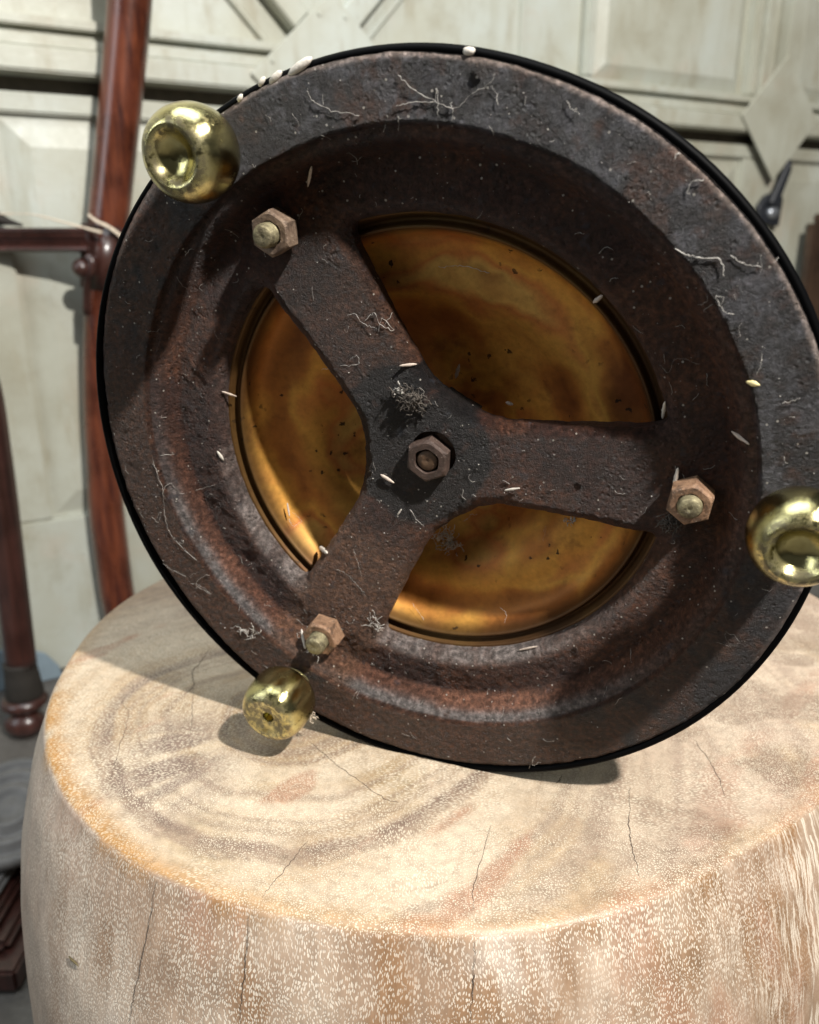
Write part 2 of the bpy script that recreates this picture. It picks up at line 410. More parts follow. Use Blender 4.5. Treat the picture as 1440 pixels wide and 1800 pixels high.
# upper row
box('upper_panel', -1.6, .53, .9342, 2.3, D0, -.024)
box('upper_panel', .5302, 1.008, .9342, 2.3, D0, -.014)
box('moulding', .872, .880, .9344, 2.3, -.0142, -.008, bev=.002)
box('moulding', 1.0082, 1.03, .9342, 2.3, D0, .004, bev=.004)
box('moulding', 1.0302, 1.042, .9342, 2.3, D0, -.02, bev=.002)
raised_panel('panel', 1.0422, 1.44, .9342, 2.2, .03, -.03, .012)
box('moulding', 1.4402, 1.462, .9342, 2.3, D0, -.004, bev=.004)
box('moulding', 1.4622, 1.470, .9342, 2.3, D0, .006, bev=.002)
box('upper_stile', 1.4702, 1.53, .9342, 2.3, D0, -.022)
box('upper_stile', 1.5302, 1.575, .9342, 2.3, D0, .006)
raised_panel('panel', 1.5752, 2.3, .9342, 2.2, .03, -.03, .012)
# diagonal braces meeting at the first diamond
def brace(name, cx, cz, ang, w, L, d0, d1, off=0):
    c, s = math.cos(ang), math.sin(ang); nx, nz = -s, c
    P = [(cx + c * a + nx * (off + b), cz + s * a + nz * (off + b)) for a, b in ((.05, -w / 2), (L, -w / 2), (L, w / 2), (.05, w / 2))]
    return prism(name, P, d0, d1, PAINT, door, .003)
brace('brace', .505, .93, R(135), .034, .8, -.0238, .006)
brace('brace_moulding', .505, .93, R(135), .010, .8, -.0238, -.016, .055)
brace('brace', .505, .93, R(47), .036, .8, -.0138, .006)
brace('brace_moulding', .505, .93, R(47), .010, .8, -.0138, -.008, -.040)
def diamond(cx, cz, a, b, label, screws):
    poly = [(cx + a, cz), (cx, cz + b), (cx - a, cz), (cx, cz - b)]
    d = prism('diamond_plate', poly, .0212, .0262, PAINT, door, .0012); d['label'] = label
    for t in screws:
        for k in range(4):
            p, q = Vector(poly[k]), Vector(poly[(k + 1) % 4]); c = Vector((cx, cz))
            e = p.lerp(q, t); e = e + (c - e).normalized() * .010
            bm = bmesh.new(); bmesh.ops.create_cone(bm, cap_ends=True, segments=10, radius1=.004, radius2=.003, depth=.0024, matrix=Matrix.Translation((e.x, .0272, e.y)) @ Matrix.Rotation(-math.pi / 2, 4, 'X'))
            bobj('screw', bm, PAINT, d)
    return d
diamond(.508, .885, .130, .118, 'diamond plate partly behind the top of the iron base', (.18, .82))
diamond(1.512, .893, .116, .118, 'diamond plate above the black latch', ())
# latch
lt = empty('door_latch', mat=door_m @ Matrix.Translation((1.532, .0, .716)) @ Matrix.Diagonal((1.45, 1, 1.15, 1)))
tag(lt, 'small black iron latch with a tapering lever screwed to the cream door', 'latch')
prism('back_plate', [(-.022, -.022), (.024, -.028), (.026, .022), (.010, .034), (-.012, .026), (-.026, .006)], .001, .014, BLATCH, lt, .002)
prism('lever', [(-.012, .012), (.006, .004), (.026, .07), (.024, .088), (.016, .086)], .0145, .026, BLATCH, lt, .003)
V, F = lathe([(.011, 0), (.011, .004), (.008, .008), (.003, .0095), (0, .0095)], 20)
o = obj('bolt_head', V, F, STEEL, lt); o.rotation_euler = (-math.pi / 2, 0, 0); o.location = (.004, .0142, -.004)
# brown board at right
bd = empty('brown_board', mat=door_m @ Matrix.Translation((1.735, .03, 0)))
tag(bd, 'dark brown wooden board standing against the cream door at the right edge', 'board')
box('board_face', -.10, .2, 0, .69, .0, .022, BRWOOD, bd, .004)
box('board_edge_strip', -.085, .2, .6902, .71, .002, .020, BRWOOD, bd, .003)
# blue plastic sheet at the foot of the door
bs = tag(prism('plastic_sheet', [(-.9, 0), (.016, 0), (.012, .02), (-.004, .045), (-.03, .062), (-.06, .066), (-.9, .07)], .004, .010, BLUE, None, .001), 'low pale blue plastic sheet standing along the foot of the door', 'plastic sheet')
bs.matrix_world = door_m @ Matrix.Translation((0, .01, .001))

# ------------------------------------------------------------------ mahogany chair frame at left
chair = empty('chair_frame', (-.42, 1.08, 0))
tag(chair, 'dark red carved mahogany chair frame without upholstery standing left of the stool', 'chair frame')
def loc(p): return Vector(p) - Vector((-.42, 1.08, 0))
KB = 1.185 / 1.08
def back(p): return Vector((p[0] * KB, p[1] * KB, CH + (p[2] - CH) * KB))      # everything at the post stands a little further off
pp = [(-0.4500, 1.185, 0.0200, 0.0240), (-0.4594, 1.185, 0.1027, 0.0257), (-0.4616, 1.185, 0.1709, 0.0261), (-0.4614, 1.185, 0.2646, 0.0258), (-0.4549, 1.185, 0.3539, 0.0258), (-0.4473, 1.185, 0.4393, 0.0261), (-0.4367, 1.185, 0.5210, 0.0266), (-0.4251, 1.185, 0.5992, 0.0261), (-0.4116, 1.185, 0.6741, 0.0272), (-0.3955, 1.185, 0.7460, 0.0269), (-0.3727, 1.185, 0.8485, 0.0269), (-0.3525, 1.185, 0.9450, 0.0274), (-0.3456, 1.185, 1.0108, 0.0276), (-0.3300, 1.185, 1.2500, 0.0270)]
sp = spline(pp, 60)
V, F = tube([loc(q[:3]) for q in sp], [q[3] for q in sp], 20)
obj('stile_post', V, F, MAHO, chair)
# seat rail with a moulded section
prof = [(-.012, 0), (.012, 0), (.016, .003), (.014, .006), (.008, .009), (.011, .014), (.015, .018), (.016, .022), (.018, .024), (.018, .028), (-.012, .028)]
V = []; F = []; n = len(prof)
for x in (-.70, -.66, -.39):
    for y, z in prof: V.append(loc(back((x, 1.055 - y, .6445 + z))))
for i in range(2):
    for k in range(n): F.append((i * n + k, i * n + (k + 1) % n, (i + 1) * n + (k + 1) % n, (i + 1) * n + k))
F.append(tuple(range(n))[::-1]); F.append(tuple(2 * n + k for k in range(n)))
obj('rail', V, F, MAHD, chair, False)
bm = bmesh.new(); bmesh.ops.create_cube(bm, size=1)
for v in bm.verts: v.co = Vector((v.co.x * .058, v.co.y * .06, v.co.z * .10))
bmesh.ops.bevel(bm, geom=bm.edges[:], offset=.008, segments=3, affect='EDGES')
o = bobj('joint_block', bm, MAHD, chair, True); o.location = loc(back((-.381, 1.083, .637))); o.rotation_euler = (0, R(8), 0)
bm = bmesh.new(); bmesh.ops.create_uvsphere(bm, u_segments=24, v_segments=16, radius=.0125)
o = bobj('ball_ornament', bm, MAHD, chair, True); o.location = loc(back((-.4005, 1.045, .626)))
V, F = tube([loc(back(q)) for q in spline([(-.392, 1.045, .640), (-.386, 1.043, .634), (-.388, 1.043, .622), (-.396, 1.045, .61), (-.404, 1.05, .57)], 16)], [.006] * 10 + [.005] * 6, 10)
obj('scroll', V, F, MAHD, chair)
# front leg
lp = spline([(-.60, 1.03, .66, .024), (-.555, 1.0, .60, .026), (-.527, 1.0, .50, .024), (-.524, 1.0, .40, .0225), (-.5265, 1.0, .30, .022), (-.529, 1.0, .20, .0205), (-.533, 1.0, .105, .0205)], 40)
V, F = tube([loc(q[:3]) for q in lp], [q[3] for q in lp], 16); leg = obj('leg', V, F, MAHD, chair)
V, F = lathe([(.0, .082), (.021, .082), (.022, .078), (.021, .073), (.0225, .06), (.0255, .032), (.024, .028), (.0, .028)], 20)
o = obj('foot_cuff', V, F, SCRAP, leg); o.location = loc((-.5345, 1.0, .03))
V, F = lathe([(.0, .022), (.027, .022), (.031, .016), (.031, .011), (.026, .006), (0, .006)], 28)
o = obj('foot_ring', V, F, MAHD, leg); o.location = loc((-.5365, 1.0, .036))
bm = bmesh.new(); bmesh.ops.create_uvsphere(bm, u_segments=20, v_segments=14, radius=.024, matrix=Matrix.Diagonal((1.15, 1, .85, 1)))
o = bobj('foot_ball', bm, MAHD, leg, True); o.location = loc((-.537, .992, .0205))
# frayed webbing
wv = spline([back(q) for q in [(-.60, 1.045, .70), (-.497, 1.045, .689), (-.470, 1.045, .6885), (-.448, 1.045, .687), (-.42, 1.045, .680), (-.395, 1.043, .6735), (-.37, 1.043, .667)]], 40)
V, F = tube(wv, [.0022 if i < 12 else .0012 + .0022 * max(0, (i - 12) / 20) for i in range(40)], 6, .5)
tag(obj('frayed_cord', V, F, CORD), 'thin pale frayed cord stretched over the dark chair rail', 'cord')
cv = spline([back(q) for q in [(-.3895, 1.072, .6875), (-.388, 1.056, .687), (-.3765, 1.0485, .680), (-.364, 1.0485, .674), (-.352, 1.052, .664), (-.345, 1.062, .652)]], 24)
V, F = tube(cv, [.0018 + .002 * i / 23 for i in range(24)], 6, .6)
tag(obj('torn_strap', V, F, CORD), 'twisted whitish torn strap wrapped round the red chair post', 'strap')
V, F = tube(spline([back(q) for q in [(-.56, 1.05, .690), (-.51, 1.048, .688), (-.488, 1.047, .681), (-.466, 1.046, .6755)]], 16), [.012, .0125, .013, .013, .013, .012, .012, .0115, .011, .0095, .008, .0065, .005, .004, .003, .002], 8, .8)
tag(obj('cloth_scrap', V, F, SCRAP), 'dark torn scrap of cloth lying on the chair rail', 'cloth')

# ------------------------------------------------------------------ carved plinth on the floor, lower left
pl = empty('carved_plinth', (-.46, .66, 0))
tag(pl, 'low dusty dark wooden plinth with stepped mouldings on the floor left of the stool', 'plinth')
def pbox(name, x0, x1, y0, y1, z0, z1, m, bev): return box(name, x0, x1, z0, z1, y0, y1, m, pl, bev)
pbox('base_block', -.40, .10, -.085, .13, .002, .026, MAHD, .003)
pbox('moulding', -.38, .085, -.065, .125, .0262, .038, MAHD, .005)
pbox('moulding', -.36, .07, -.052, .12, .0382, .05, MAHD, .005)
pbox('top_board', -.34, .06, -.038, .115, .0502, .060, DUSTW, .004)
bo = empty('carved_boss', (-.415, .715, .10))
tag(bo, 'grey carved round boss with concentric rings lying on the plinth beside the stool', 'carved boss')
V, F = lathe([(.075, 0), (.078, .006), (.075, .014), (.066, .016), (.063, .012), (.058, .012), (.054, .020), (.046, .022), (.042, .016), (.036, .016), (.031, .024), (.022, .025), (.018, .02), (.010, .022), (0, .023)], 56)
o = obj('boss_rings', V, F, DUSTW, bo); bo.rotation_euler = (R(24), R(4), 0); bo.location.z = .088; bo.scale = (.8, .8, .8)
V, F = lathe([(.0, -.028), (.05, -.028), (.06, -.014), (.074, -.001), (.0, -.001)], 40)
obj('boss_foot', V, F, MAHD, bo)

# ------------------------------------------------------------------ the stool (round block of pale fleck-grained wood)
SC = Vector((.01324, .46069, HS))
stool = empty('wooden_stool', (SC.x, SC.y, 0))
tag(stool, 'squat round pale fleck grained wooden stump stool carrying the iron lamp base', 'stool')
RA = [(-180, .2207), (-176.3, .2196), (-169.2, .2203), (-162.2, .2222), (-156.4, .2226), (-143.2, .2241), (-132.5, .2248), (-121.2, .2250), (-110, .2222), (-102.8, .2231), (-94.7, .2236), (-82.6, .2236), (-73.2, .2230), (-64.7, .2204), (-56.7, .2196), (-48.8, .2225), (-41.2, .2275), (-20, .252), (0, .276), (15, .288), (40, .285), (70, .262), (100, .236), (140, .2255), (158.8, .2253), (168.7, .2237), (180, .2207)]
def rim(a):
    d = (np.degrees(a) + 180) % 360 - 180
    return np.interp(d, [q[0] for q in RA], [q[1] for q in RA])
NZ = [Noise(k) for k in range(12)]
NA = 540; ang = np.linspace(-math.pi, math.pi, NA, endpoint=False)
rr = rim(ang); rr = sum(np.roll(rr, k) for k in range(-9, 10)) / 19
# side profile offset from the rim (depth below top, extra radius)
SP = [(0, 0), (.004, .0016), (.010, .0038), (.0256, .010), (.0543, .0175), (.0688, .021), (.1015, .0255), (.13, .0275), (.16, .0285), (.21, .028), (.27, .024), (.33, .015), (.38, .004), (.41, -.008), (.42, -.02)]
# top: polar grid ending in a small rounded edge
tf = np.r_[np.linspace(0.0, .955, 105), .97, .98, .988, .994, .998]
V = []; r_of = []
for i, t in enumerate(tf):
    r = rr * t; z = np.where(t > .985, -((t - .985) / .015) ** 2 * .0012, 0) + np.zeros(NA)
    V.append(np.c_[r * np.cos(ang), r * np.sin(ang), z + HS])
ntop = len(tf)
zs = np.r_[.0020, .004, .006, .009, .013, np.linspace(.018, .415, 60), .4185]
for z in zs:
    e = np.interp(z, [q[0] for q in SP], [q[1] for q in SP])
    w = .0018 * (NZ[3].fbm(np.cos(ang) * 1.7 + 9, np.sin(ang) * 1.7 + z * 3 + 9, 2, 3) - .5)
    r = rr + e + w * min(1, z / .03)
    V.append(np.c_[r * np.cos(ang), r * np.sin(ang), np.full(NA, HS - z)])
nr = len(V); P = np.vstack(V)
k = np.arange(NA); F = []; idx = []
for i in range(nr - 1):
    a = i * NA + k; b = i * NA + (k + 1) % NA
    F.append(np.c_[a, a + NA, b + NA, b]); idx += [0 if i < ntop else 1] * NA
F = np.vstack(F)
TOPM = mat_stool('stool_top_grain', False); SIDEM = mat_stool('stool_side_grain', True)
st = obj('block', P, F.tolist(), None, stool, True, [TOPM, SIDEM], idx)
# colour patches
x, y, z = P[:, 0], P[:, 1], P[:, 2] - HS
rad = np.hypot(x, y); th = np.arctan2(y, x); rimr = np.interp(th, ang, rr, period=2 * math.pi)
istop = np.arange(len(P)) < ntop * NA
edge = rimr - rad
n1 = NZ[0].fbm(x, y, 22, 5); n2 = NZ[1].fbm(x, y, 60, 4); n3 = NZ[2].fbm(x + .4, y, 11, 4)
tan = np.array((.43, .31, .195)); pale = np.array((.60, .49, .37)); grey = np.array((.30, .22, .165)); pink = np.array((.42, .24, .16)); olive = np.array((.33, .235, .10)); orange = np.array((.42, .21, .05)); white = np.array((.66, .56, .44)); purp = np.array((.17, .115, .10))
C = mixc(tan, pale, sstep(.35, .65, n1))
C = mixc(C, olive, .65 * sstep(.52, .7, n3) * sstep(.16, .0, np.hypot(x + .03, y + .15)) + .0 * x)
# growth bands: warped distance from an off-centre pith
wx = x + .028 * (NZ[4].fbm(x, y, 14, 3) - .5); wy = y + .028 * (NZ[5].fbm(x, y, 14, 3) - .5)
pr = np.hypot((wx + .075) * 1.0, (wy + .085) * 1.05)
bands = NZ[6].fbm(pr * 1.0, pr * 0 + 3.3, 130, 3)
C = mixc(C, grey, .8 * sstep(.5, .66, bands)); C = mixc(C, white, .45 * sstep(.46, .28, bands))
ring = np.exp(-((pr - .098) / .0035) ** 2); C = mixc(C, purp, .55 * ring * sstep(.3, .55, n2))
dk = np.exp(-(((x + .128) / .024) ** 2 + ((y + .118) / .034) ** 2)) * sstep(.25, .62, NZ[7].fbm(np.arctan2(wy + .085, wx + .075) * 5.5 + 20, pr * 9, 2.2, 4)); C = mixc(C, purp, np.clip(1.35 * dk, 0, .82))
lt_ = sstep(.0, .05, pr - .102) * sstep(.62, .4, n3) * sstep(.10, -.03, x); C = mixc(C, white, .6 * lt_)
C = mixc(C, pink, .75 * sstep(.62, .72, NZ[8].fbm(x * 1.2 + y * .8, (x - y) * 2.6, 16, 3)))
rg = sstep(.02, .14, x); C = mixc(C, np.array((.48, .37, .30)), .6 * rg * sstep(.3, .6, n1)); C = mixc(C, np.array((.22, .15, .11)), .6 * rg * sstep(.5, .62, NZ[9].fbm(x, y * 2.2, 24, 4)))
bk = sstep(-.02, .12, y); C = mixc(C, np.array((.46, .34, .27)), .6 * bk)
# orange stain along the rim
ew = .005 + .014 * NZ[10].fbm(np.cos(th) * 4 + 8, np.sin(th) * 4 + 8, 1.5, 3)
lw = np.interp(np.degrees(th), [-180, -165, -150, -125, -105, -85, -60, -35, 0, 160, 180], [.45, .85, .9, .8, .4, .3, .15, .3, .05, .05, .45])
og = sstep(0, 1, np.clip(1 - edge / ew, 0, 1)) * lw * sstep(.28, .5, n2 * .6 + n1 * .4 + .05); C = mixc(C, orange, np.clip(og * 1.15, 0, .92))
# side colours
sa = th * .24
m1 = NZ[0].fbm(sa, z * .6, 26, 4); m2 = NZ[1].fbm(sa + 3, z * .5, 55, 4); m3 = NZ[8].fbm(sa * 1.4 + 7, z * .55, 24, 3)
CS = mixc(np.array((.31, .215, .15)), np.array((.50, .40, .315)), sstep(.3, .65, m1))
CS = mixc(CS, np.array((.58, .51, .45)), .6 * sstep(.5, .64, NZ[5].fbm(sa + 11, z * .7 + 3, 17, 4)))
CS = mixc(CS, np.array((.24, .13, .06)), .7 * sstep(.5, .66, m2)); CS = mixc(CS, np.array((.37, .22, .15)), .6 * sstep(.58, .68, m3))
CS = mixc(CS, np.array((.44, .37, .32)), .7 * sstep(-1.9, -2.7, th)); CS = mixc(CS, np.array((.21, .125, .065)), .7 * sstep(-1.45, -.9, th) * sstep(.42, .6, m1))
CS = mixc(CS, orange, .75 * sstep(.012, .0, -z) * lw * sstep(.4, .6, n2))
C = np.where(istop[:, None], C, CS)
C *= (.88 + .24 * NZ[11].fbm(x + z, y - z * .3, 260, 2))[:, None]
C = np.where(istop[:, None], C * np.array((.76, .735, .70)), C * np.array((.93, .90, .86)))
setattr_color(st, 'tint', np.clip(C, 0.01, .9))
g = st.data.attributes.new('grain', 'FLOAT_VECTOR', 'POINT'); g.data.foreach_set('vector', np.c_[th * .235, P[:, 2], 0 * x].astype(np.float32).ravel())
setattr_float(st, 'streak', sstep(-1.12, -.72, th + .5 * (m1 - .5)) * (th < 1.5))
setattr_float(st, 'fleck', np.where(istop, np.clip(.72 + .5 * n1 - .75 * bk - .15 * og, .1, 1), np.clip(.55 + .9 * m1 - .35 * sstep(-1.9, -2.8, th), .2, 1)))
# cracks: thin slivers let into the surface
def top_pt(px, py):
    d = ray(px, py); t = (HS - CH) / d.z; p = CAMP + d * t; return Vector((p.x - SC.x, p.y - SC.y, HS))
def side_pt(px, py):
    d = ray(px, py); best = None
    for t in np.linspace(.15, .6, 900):
        p = CAMP + d * t; q = Vector((p.x - SC.x, p.y - SC.y, 0)); zz = HS - p.z
        if zz < 0: continue
        e = float(np.interp(zz, [a[0] for a in SP], [a[1] for a in SP])); r0 = float(np.interp(math.atan2(q.y, q.x), ang, rr, period=2 * math.pi))
        if q.length < r0 + e: return Vector((q.x, q.y, p.z)) + Vector((q.x, q.y, 0)).normalized() * .0006
    return None
def crack(pix, w, side=False):
    pts = [(side_pt if side else top_pt)(*q) for q in pix]; pts = [q for q in pts if q]
    sp_ = spline([tuple(q) for q in pts], len(pts) * 7); V = []; F = []
    n = len(sp_)
    for i, q in enumerate(sp_):
        q = Vector(q); t = Vector(sp_[min(i + 1, n - 1)]) - Vector(sp_[max(i - 1, 0)])
        nrm = Vector((q.x, q.y, 0)).normalized() if side else Vector((0, 0, 1))
        s = t.cross(nrm).normalized(); ww = .6 * w * (.2 + .75 * math.sin(math.pi * (i + .5) / n)) * random.uniform(.5, 1.2)
        q = q + s * random.uniform(-.0005, .0005)
        V += [q + s * ww / 2 + nrm * .00015, q + nrm * .0003, q - s * ww / 2 + nrm * .00015]
    for i in range(n - 1):
        for k in (0, 1): F.append((i * 3 + k, i * 3 + k + 1, i * 3 + 4 + k, i * 3 + 3 + k))
    return obj('crack', V, F, CRACK, stool)
crack([(368, 1140), (352, 1165), (338, 1180), (340, 1205), (322, 1225)], .0009)
crack([(340, 1205), (339, 1240), (335, 1290)], .0006)
crack([(215, 1235), (225, 1260), (205, 1330), (195, 1370)], .0005)
crack([(1108, 1385), (1106, 1450), (1112, 1490), (1124, 1540)], .0007)
crack([(1220, 1300), (1255, 1350), (1275, 1400)], .0006)
crack([(545, 1305), (600, 1350), (670, 1400), (700, 1412)], .0005)
crack([(540, 1480), (500, 1530), (460, 1578)], .0006)
crack([(862, 1450), (835, 1550), (832, 1600)], .0005)
crack([(978, 1378), (990, 1362)], .0008)
crack([(278, 1545), (262, 1640), (240, 1740), (230, 1795)], .0008, True)
crack([(440, 1605), (432, 1700), (424, 1795)], .0007, True)
crack([(836, 1650), (832, 1720), (826, 1795)], .0006, True)

# ------------------------------------------------------------------ the upturned lamp base
cN = Vector((-.34627, -.92502, -.15634)).normalized(); cU = Vector((.92242, -.36609, .12299)); cU = (cU - cN * cU.dot(cN)).normalized(); cV = cN.cross(cU)
cC = Vector((.0023, .31816, HS + .15069 + .0015))
BM = Matrix(((cU.x, cV.x, cN.x, cC.x), (cU.y, cV.y, cN.y, cC.y), (cU.z, cV.z, cN.z, cC.z), (0, 0, 0, 1)))
base = empty('lamp_base', mat=BM)
tag(base, 'heavy rusted round iron lamp base tipped on its edge showing its three brass feet', 'lamp base')
BI = BM.inverted()
PH = [-.1281 + R(a) for a in (0, 120, -120)]
def smax(a, b, k):
    h = np.clip(.5 + .5 * (a - b) / k, 0, 1); return b * (1 - h) + a * h + k * h * (1 - h)
IR = [(-180, .1506), (-159.6, .1508), (-147.4, .1518), (-134, .1528), (-90.6, .1524), (-77.8, .1524), (-53.2, .1524), (-37.5, .1519), (-19.4, .1506), (0, .1504), (17.6, .1506), (28, .1494), (41.9, .1484), (57.3, .1482), (70, .1485), (80.2, .1490), (100.1, .1498), (120, .1506), (141.1, .1514), (157.8, .1502), (171.1, .1497), (180, .1506)]
ORR = [(-180, .1558), (-160.6, .1578), (-148.6, .1580), (-134.6, .1582), (-90.8, .1572), (-78.4, .1572), (-54.2, .1562), (-36.7, .1546), (-18.7, .1534), (0, .1532), (20.9, .1526), (34, .1517), (49, .1512), (56.4, .1509), (63.4, .1506), (79.1, .1511), (99.8, .1514), (130.8, .1533), (141.6, .1541), (158.3, .1549), (172.1, .1554), (180, .1558)]
_ta = np.arange(-180, 180, 1.0)
def _sm(L):
    q = np.interp(_ta, [a for a, _ in L], [b for _, b in L]); return sum(np.roll(q, k) for k in range(-7, 8)) / 15
IRS, ORS = _sm(IR), _sm(ORR)
def r_iron(x, y): return np.interp(np.degrees(np.arctan2(y, x)), _ta, IRS, period=360)
def sdf(x, y):
    """positive inside the iron"""
    r = np.hypot(x, y); sp_ = None
    for a in PH:
        c, s = math.cos(a), math.sin(a); t = np.clip(x * c + y * s, 0, .2); d = np.hypot(x - t * c, y - t * s)
        w = .0174 + .0046 * np.clip(t / .09, 0, 1) ** 2
        f = w - d; sp_ = f if sp_ is None else smax(sp_, f, .022)
    ri = r - .0978 - .0004 * (NZ[2].fbm(x + 1, y + 1, 300, 2) - .5)
    ins = smax(sp_ + .0011 * (NZ[1].fbm(x + 1, y + 1, 220, 3) - .5), ri, .006)
    out = r_iron(x, y) + .0016 * (NZ[3].fbm(x + 2, y + 2, 70, 4) - .5) + .0008 * (NZ[4].fbm(x + 2, y + 2, 400, 2) - .5) - r
    hole = np.hypot(x - .0030, y - .0024) - .0098
    return np.minimum(np.minimum(ins, out), hole), ins
def height(x, y):
    r = np.hypot(x, y); F, ins = sdf(x, y)
    wob = .0016 * (NZ[5].fbm(x + 1, y + 1, 40, 2) - .5)
    rs = r + wob
    z = np.interp(rs, [0, .02, .07, .098, .104, .112, .1172, .1184, .1196, .1210, .1226, .1242, .1256, .1264, .1270, .1277, .1284, .150], [-.0150, -.0148, -.0126, -.0112, -.0112, -.0120, -.0124, -.0116, -.0098, -.0072, -.0048, -.0032, -.0025, -.0024, -.0018, -.0004, 0, 0])
    lip = np.clip(1 - ins / .0062, 0, 1); z = z - (.0046 * lip ** 2) * sstep(.088, .097, r)
    sl_ = np.clip(1 - ins / .0050, 0, 1); z = z - .0030 * sl_ ** 2 * sstep(.097, .088, r)
    for a, rr_, h_ in ((PH[0], .066, .0004),):      # low casting ridges across two arms
        t = x * math.cos(a) + y * math.sin(a); z = z + h_ * np.exp(-((t - rr_) / .0022) ** 2) * (ins > 0)
    eo = np.clip(1 - (r_iron(x, y) - r) / .0026, 0, 1); z = z - .0017 * eo ** 2
    ch = sstep(.103, .106, r) * sstep(.121, .118, r)
    z = z + .0012 * (NZ[6].fbm(x + 1, y + 1, 55, 3) - .5) + (.0006 + .0005 * ch) * (NZ[7].fbm(x + 3, y + 3, 190, 3) - .5) + .00045 * (NZ[8].fbm(x + 3, y + 3, 480, 3) - .5)
    for px_, py_, d_, w_ in ((.043, .133, .0010, .004), (.034, .137, .0008, .005), (.125, .068, .0008, .005), (-.097, -.010, -.0006, .004), (-.101, -.048, .0014, .003)):
        z = z - d_ * np.exp(-((x - px_) ** 2 + (y - py_) ** 2) / w_ ** 2)
    return z
GS = .00068; NG = int(.156 * 2 / GS) + 1
gx = (np.arange(NG) - NG // 2) * GS; X, Y = np.meshgrid(gx, gx, indexing='ij'); X = X.ravel(); Y = Y.ravel()
# jitter-free triangles; clip each by the signed distance, interpolating the cut
Fv, _ = sdf(X, Y); ii = np.arange(NG * NG).reshape(NG, NG)
a, b, c, d = ii[:-1, :-1].ravel(), ii[1:, :-1].ravel(), ii[1:, 1:].ravel(), ii[:-1, 1:].ravel()
T = np.vstack([np.c_[a, b, c], np.c_[a, c, d]]); ins3 = Fv[T] > 0; cnt = ins3.sum(1)
full = T[cnt == 3]; part = T[(cnt > 0) & (cnt < 3)]
PX = list(zip(X, Y)); cutv = {}; extra = []; tris = []; bnd = []
def cutpt(i, j):
    key = (i, j) if i < j else (j, i)
    if key not in cutv:
        t = Fv[i] / (Fv[i] - Fv[j]); cutv[key] = len(X) + len(extra); extra.append((X[i] + (X[j] - X[i]) * t, Y[i] + (Y[j] - Y[i]) * t))
    return cutv[key]
for t3 in part.tolist():
    poly = []; cuts = []
    for q in range(3):
        i, j = t3[q], t3[(q + 1) % 3]
        if Fv[i] > 0: poly.append(i)
        if (Fv[i] > 0) != (Fv[j] > 0): e = cutpt(i, j); poly.append(e); cuts.append((e, Fv[i] > 0))
    tris.append(poly)
    e_out = [e for e, o_ in cuts if o_][0]; e_in = [e for e, o_ in cuts if not o_][0]; bnd.append((e_out, e_in))
EX = np.array(extra); XA = np.r_[X, EX[:, 0]]; YA = np.r_[Y, EX[:, 1]]
used = np.zeros(len(XA), bool); used[full.ravel()] = True
for t_ in tris: used[t_] = True
rem = np.full(len(XA), -1); rem[used] = np.arange(used.sum()); xs, ys = XA[used], YA[used]; zs_ = height(xs, ys)
faces = rem[full].tolist() + [[int(rem[q]) for q in t_] for t_ in tris]
nb = len(xs); low = {}; lv = []
for e0, e1 in bnd:
    for e in (e0, e1):
        q = int(rem[e])
        if q not in low: low[q] = nb + len(lv); r_ = math.hypot(xs[q], ys[q]); lv.append((xs[q], ys[q], zs_[q] - (.018 if r_ > .14 else .0055 if r_ > .03 else .008)))
    faces.append((int(rem[e1]), int(rem[e0]), low[int(rem[e0])], low[int(rem[e1])]))
VA = np.vstack([np.c_[xs, ys, zs_], np.array(lv)])
iron = obj('iron_plate', VA, faces, IRON, base)
# colours of the casting: rust, bluish grey patches, dust and painted light on slopes, an oil stain round the hub
x, y = VA[:, 0], VA[:, 1]; r = np.hypot(x, y); th = np.arctan2(y, x); insd = sdf(x, y)[1]
n1 = NZ[0].fbm(x + 1, y + 1, 34, 5); n2 = NZ[1].fbm(x + 2, y + 2, 80, 4); n3 = NZ[2].fbm(x + 3, y + 1, 18, 4)
mar = np.array((.044, .019, .013)); rust = np.array((.105, .044, .021)); brn = np.array((.070, .036, .021)); blk = np.array((.020, .0185, .021)); lit_dust = np.array((.26, .232, .215)); steel = np.array((.080, .088, .108))
C = mixc(mar, rust, sstep(.35, .68, n1) * .7)
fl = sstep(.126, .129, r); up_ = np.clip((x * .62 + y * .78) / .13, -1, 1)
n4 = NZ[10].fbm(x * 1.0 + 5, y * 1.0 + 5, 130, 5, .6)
CF = mixc(brn, blk, sstep(.38, .58, n4 * .45 + n3 * .55 + .16 * up_)); CF = mixc(CF, rust * .75, .6 * sstep(.52, .66, NZ[11].fbm(x + 4, y + 4, 62, 5, .6))); CF = mixc(CF, steel, .8 * sstep(.1, .7, up_) * sstep(.47, .6, n4))  # bluish grey patches gather towards the upper right
C = C * (1 - fl[:, None]) + CF * fl[:, None]
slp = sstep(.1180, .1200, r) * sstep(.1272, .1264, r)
lf = .12 + .88 * sstep(-.15, -.8, np.cos(th - R(62)))  # lower-left weight, painting in the light those slopes and the lip catch
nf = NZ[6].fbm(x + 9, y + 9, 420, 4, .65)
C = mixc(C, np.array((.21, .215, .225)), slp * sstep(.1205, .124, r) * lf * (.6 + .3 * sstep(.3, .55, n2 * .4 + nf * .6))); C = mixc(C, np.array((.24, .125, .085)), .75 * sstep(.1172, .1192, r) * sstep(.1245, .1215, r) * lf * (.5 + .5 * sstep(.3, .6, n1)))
lipc = sstep(.0060, .0020, insd) * sstep(.09, .0965, r) * sstep(.106, .103, r); C = mixc(C, lit_dust * np.array((1., 1.1, 1.2)), lipc * lf * (.35 + .5 * sstep(.3, .6, n2 * .5 + nf * .5)))
